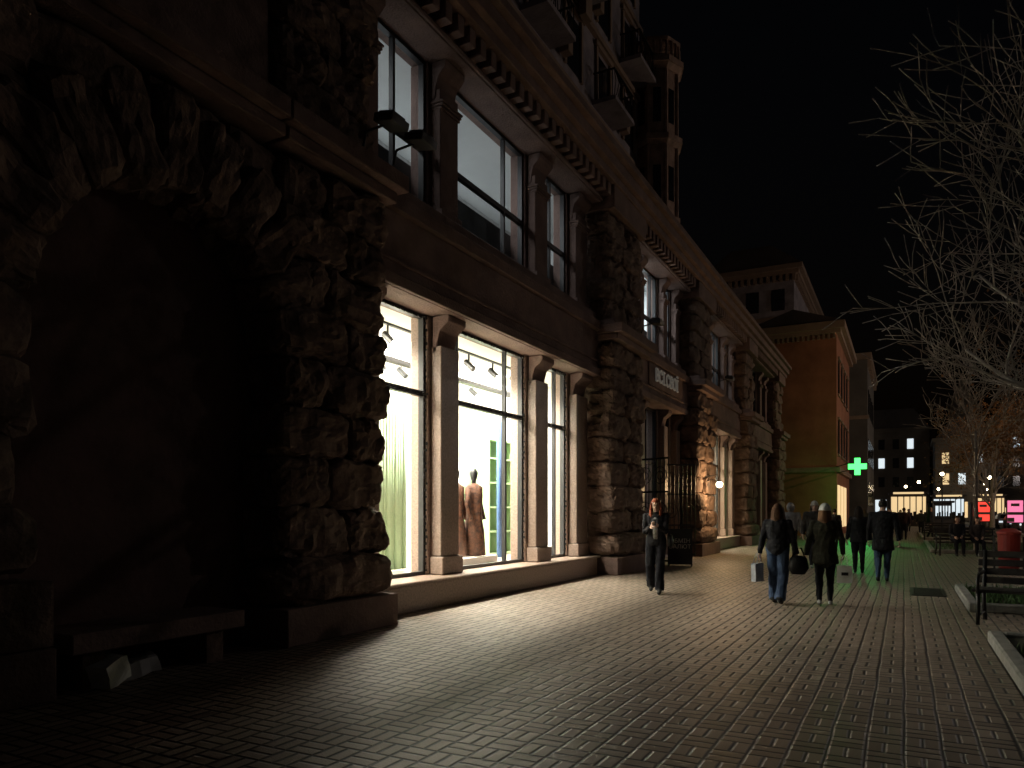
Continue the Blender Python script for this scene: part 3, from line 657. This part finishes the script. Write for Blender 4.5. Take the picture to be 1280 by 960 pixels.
for x,y,w_,m_,h_ in ((3.4,84,1.5,'winlit',2.4),(7.6,98,1.8,'winwarm',2.4),(1.6,105,2.0,'winwarm',2.6),(5.2,112,2.0,'magenta',2.4),(-.2,118,1.8,'winlit',2.4),(10.6,92,1.6,'pink',2.4),(15.3,110,2.2,'winlit',2.4),(12.5,120,2,'winwarm',2.4),(.4,88,3.4,'winwarm',3.4),(4.6,100,3.2,'winlit',3.3),(9.4,108,3.0,'winwarm',3.5),(6.8,88,1.4,'redsign',2.2)): kiosk(x,y,w_,m_,h_)
def advert(x,y,m):
    lb=empty('advert_lightbox',(x,y,0)); B().box(-.52,.52,0,.2,.7,2.4).box(-.1,.1,.02,.18,0,.7).done('case','black',lb); B().box(-.45,.45,-.03,-.004,.78,2.3).done('poster',m,lb)
    b=B(); b.box(-.45,.45,-.036,-.031,1.3,1.5).box(-.25,.25,-.036,-.031,1.9,2.1); b.box(-.45,-.05,-.036,-.031,.8,1.1); b.done('poster_print','farwall',lb)
advert(6.85,62,'pink'); advert(7.8,66,'magenta'); advert(5.6,70,'redsign')
for x,y in ((1.5,96),(8.5,104),(14,100),(4.5,126),(19,118),(11,132),(3.0,76),(7.4,86),(0.2,112),(16.5,128)):
    e=empty('street_lamp',(x,y,0)); b=B(); b.tube([(0,0,0),(0,0,1),(0,0,4.6)],[.12,.07,.05],6); b.loft([(0,0,4.6,.12,.12),(0,0,4.7,.2,.2)],8); b.done('post','black',e)
    B().ball((0,0,4.9),.17,8).done('globe','warmlamp',e)
    if x in (4.5,11): point('bulb',(0,-.3,4.9),450,(1,.8,.55),.3,e)
def car(x,y,rz,c):
    e=empty('parked_car',(x,y,-.12),rz); b=B()
    prof=[(-2.1,.35),(-2.15,.75),(-1.9,.95),(-1.2,1.0),(-.6,1.45),(.9,1.48),(1.6,1.0),(2.1,.9),(2.15,.4)]
    vs=[[b.bm.verts.new((sx*(.88 if z<1.05 else .68),yy,z)) for yy,z in prof] for sx in(-1,1)]
    n=len(prof); b.bm.faces.new(vs[0]); b.bm.faces.new(vs[1][::-1])
    for i in range(n): b.bm.faces.new([vs[0][i],vs[0][(i+1)%n],vs[1][(i+1)%n],vs[1][i]])
    b.done('body',mat('car_paint',c,.3,.05,4),e,bevel=.06); b=B()
    for sx in(-.82,.82):
        for yy in(-1.35,1.35): b.tube([(sx-.1,yy,.32),(sx+.1,yy,.32)],.32,16)
    b.done('wheels','black',e); b=B(); b.box(-.82,-.5,-2.17,-2.12,.6,.75).box(.5,.82,-2.17,-2.12,.6,.75); b.done('headlights','winlit',e)
    b=B(); b.box(-.6,.6,-1.25,-.62,1.0,1.38); b.done('windscreen','darkglass',e)
car(8.6,70,0,(.3,.3,.32)); car(8.8,78,0,(.05,.05,.06)); car(9.0,88,0,(.4,.4,.4))
# ---------------------------------------------------------------- planters
def planter(y0,y1,x0=.85,x1=6.5,blades=3000):
    e=empty('planter_bed'); b=B(); k=.15
    b.box(x0,x0+k,y0,y1,0,.14).box(x1-k,x1,y0,y1,0,.14).box(x0+k+.002,x1-k-.002,y0,y0+k,0,.138).box(x0+k+.002,x1-k-.002,y1-k,y1,0,.138)
    b.done('kerb','kerb',e,bevel=.02)
    B().box(x0+k,x1-k,y0+k,y1-k,0,.09).done('soil','soil',e)
    g=B()
    for i in range(blades):
        x=R.uniform(x0+k,min(x1-k,x0+4)); y=R.uniform(y0+k,y1-k)
        if noise.noise(Vector((x*1.2,y*1.2,3)))<-.18: continue
        a=R.uniform(0,6.28); h=R.uniform(.04,.13); w_=.012; dx,dy=math.cos(a)*w_,math.sin(a)*w_
        g.quad([(x-dx,y-dy,.085),(x+dx,y+dy,.085),(x+dy*3+R.uniform(-.03,.03),y-dx*3,.085+h)])
    g.done('grass','grass',e,fix=False)
planter(3,10.1,blades=7000); planter(13.0,16.3,blades=6000); planter(31,41,blades=2000); planter(19.5,27.5,x0=2.9,blades=2000); planter(46,60,blades=1000)
e=empty('drain_grate'); b=B(); b.box(.12,.66,15.1,15.14,.004,.018).box(.12,.66,16.5,16.54,.004,.018)
for i in range(18): b.box(.12,.66,15.17+i*.075,15.2+i*.075,.004,.016)
b.box(.12,.16,15.14,16.5,.003,.017).box(.62,.66,15.14,16.5,.003,.017); b.done('bars','iron',e); B().box(.1,.68,15.08,16.56,.001,.004).done('pit','black',e)
def bench(x,y,rz,L=1.9):
    e=empty('park_bench',(x,y,0),rz); b=B()
    for i in range(4): b.box(-L/2,L/2,-.28+i*.13,-.18+i*.13,.43,.47)
    for i in range(4):
        m=Matrix.Translation((0,.27,.52))@Matrix.Rotation(-.2,4,'X'); b.box(-L/2,L/2,0,.03,.0+i*.12,.09+i*.12,m)
    b.done('slats','benchwood',e,bevel=.006); b=B()
    for s_ in (-L/2+.08,L/2-.08):
        b.tube([(s_,-.3,0),(s_,-.27,.25),(s_,-.3,.42),(s_,.2,.42),(s_,.27,.5),(s_,.38,.97)],.028,6); b.tube([(s_,.36,0),(s_,.26,.2),(s_,.22,.42)],.028,6)
        b.tube([(s_,-.3,.42),(s_,-.33,.62),(s_,-.25,.66),(s_,.3,.68)],.022,6); b.tube([(s_,-.28,.12),(s_,.34,.12)],.015,6)
    b.done('cast_iron_frame','iron',e,smooth=True)
bench(1.78,11.7,math.radians(-12)); bench(1.9,29.8,math.radians(10)); bench(1.8,43.5,0); bench(5.4,29,.1)
e=empty('litter_bin',(2.26,21.6,0)); b=B(); b.loft([(0,0,.12,.2,.2),(0,0,.15,.22,.22),(0,0,.95,.24,.24),(0,0,.97,.26,.26),(0,0,1.02,.26,.26),(0,0,1.1,.12,.12)],20); b.done('drum','red',e,smooth=False,bevel=.01)
b=B(); b.tube([(-.3,0,0),(-.3,0,.9)],.025,6).tube([(.3,0,0),(.3,0,.9)],.025,6).tube([(-.3,0,.55),(.3,0,.55)],.02,6); b.done('stand','black',e)
# ---------------------------------------------------------------- trees
def tree(name,x,y,H,r0,seedv,levels=4,leaves=0,first=.35,lean=(0,0),nseg=6,minr=.007,trunk=.6):
    rr=random.Random(seedv); e=empty(name,(x,y,0)); b=B(); lf=B(); tips=[]
    def grow(p,d,L,r,lv,ph):
        n=nseg if lv else 3; pts=[p.copy()]; rad=[r]; q=p.copy(); dd=d.copy(); kids=[]
        for i in range(n):
            dd=(dd+Vector((rr.uniform(-1,1),rr.uniform(-1,1),rr.uniform(-.35,.5)))*(.16 if lv<levels else .05)).normalized()
            q=q+dd*L/n; pts.append(q.copy()); rad.append(max(minr,r*(1-.6*(i+1)/n)))
            if lv>0 and (i+1)/n>=(first if lv==levels else .25): kids.append((q.copy(),dd.copy(),rad[-1],i))
        b.tube(pts,rad,8 if lv==levels else (5 if lv>1 else 3))
        if lv<=1: tips.append(q)
        if lv==0: return
        u=dd.orthogonal().normalized(); w=dd.cross(u)
        for (c,cd,cr,i) in kids:
            for _ in range(2 if lv==levels else 1):
                a=ph+i*2.4+_*3.0+rr.uniform(-.5,.5); side=u*math.cos(a)+w*math.sin(a); sp=rr.uniform(.6,1.0)
                nd=(cd+side*sp+Vector((0,0,.18))).normalized()
                grow(c,nd,L*rr.uniform(.5,.72)*(1 if lv<levels else .95),cr*.62,lv-1,rr.uniform(0,6))
    grow(Vector((0,0,0)),Vector((lean[0],lean[1],1)).normalized(),H*trunk,r0,levels,rr.uniform(0,6))
    b.done('trunk_and_branches','bark',e,smooth=True,fix=False)
    if leaves:
        for i in range(leaves):
            c=rr.choice(tips)+Vector((rr.gauss(0,.15),rr.gauss(0,.15),rr.gauss(0,.15))); a=Vector((rr.uniform(-1,1),rr.uniform(-1,1),rr.uniform(-1,1))).normalized()*.06; w_=a.cross(Vector((rr.random(),1,rr.random()))).normalized()*.04
            lf.quad([c-a,c+w_,c+a,c-w_])
        lf.done('dry_foliage','dryleaf',e,fix=False)
tree('bare_tree',3.3,17.2,9.7,.18,5,minr=.011,first=.4,nseg=6,lean=(-.05,0))
tree('bare_tree',2.3,31.4,7.4,.10,12,first=.5,nseg=5,minr=.012)
tree('bare_tree',5.6,27,8,.14,21,leaves=300,nseg=5,minr=.01)
tree('autumn_tree',5.9,40,7.2,.16,33,leaves=4000,nseg=5)
tree('autumn_tree',4.6,52,7.2,.16,35,leaves=3000,nseg=5)
tree('autumn_tree',9.5,58,8,.16,39,leaves=3000,nseg=5)
tree('autumn_tree',6.0,72,8.5,.16,41,leaves=3000,nseg=5)
def lamp(x,y,p,col=(1,.82,.6),h=7.5):
    e=empty('street_lamp',(x,y,0)); b=B(); b.tube([(0,0,0),(0,0,.8),(0,0,h-.6),(-.3,0,h),(-1.1,0,h+.15)],[.13,.09,.06,.05,.045],10); b.box(-1.7,-1.0,-.14,.14,h+.08,h+.2); b.done('post_and_head','black',e,bevel=.01)
    B().box(-1.65,-1.1,-.11,.11,h+.05,h+.078).done('diffuser','warmlamp',e); point('bulb',(-1.4,0,h-.08),p,col,.2,e)
lamp(10.5,44,1100,(1,.68,.42)); lamp(10.5,64,350,(1,.75,.5)); lamp(6.9,22,85,(1,.90,.8),6.5); lamp(31,58,3400,(1,.88,.82),13)  # the tall last one is added out of view to brighten the apartment tower
# ---------------------------------------------------------------- world, fill sun, camera
w=bpy.data.worlds.new('World'); scene.world=w; w.use_nodes=True; nt=w.node_tree; bg=nt.nodes['Background']
sk=nt.nodes.new('ShaderNodeTexSky'); sk.sky_type='NISHITA'; sk.sun_disc=False; sk.sun_elevation=math.radians(-3); sk.sun_rotation=math.radians(120)
nt.links.new(sk.outputs[0],bg.inputs[0]); bg.inputs[1].default_value=.02
sl=bpy.data.lights.new('facade_fill_sun','SUN'); sl.energy=.004; sl.angle=math.radians(5); sl.color=(1,.85,.8)  # no moon here: weak warm fill added for street glow on the facades
so=bpy.data.objects.new('facade_fill_sun',sl); so.rotation_euler=(math.radians(50),0,math.radians(110)); link(so)
cam=bpy.data.cameras.new('camera'); co=bpy.data.objects.new('camera',cam); link(co)
co.location=(0,0,1.5); co.rotation_euler=(math.pi/2,0,math.atan(490/924)); cam.sensor_width=36; cam.lens=924/1280*36; cam.shift_y=160/1280; cam.clip_end=2000
scene.camera=co
scene.view_settings.view_transform='Standard'; scene.view_settings.look='None'; scene.view_settings.exposure=0
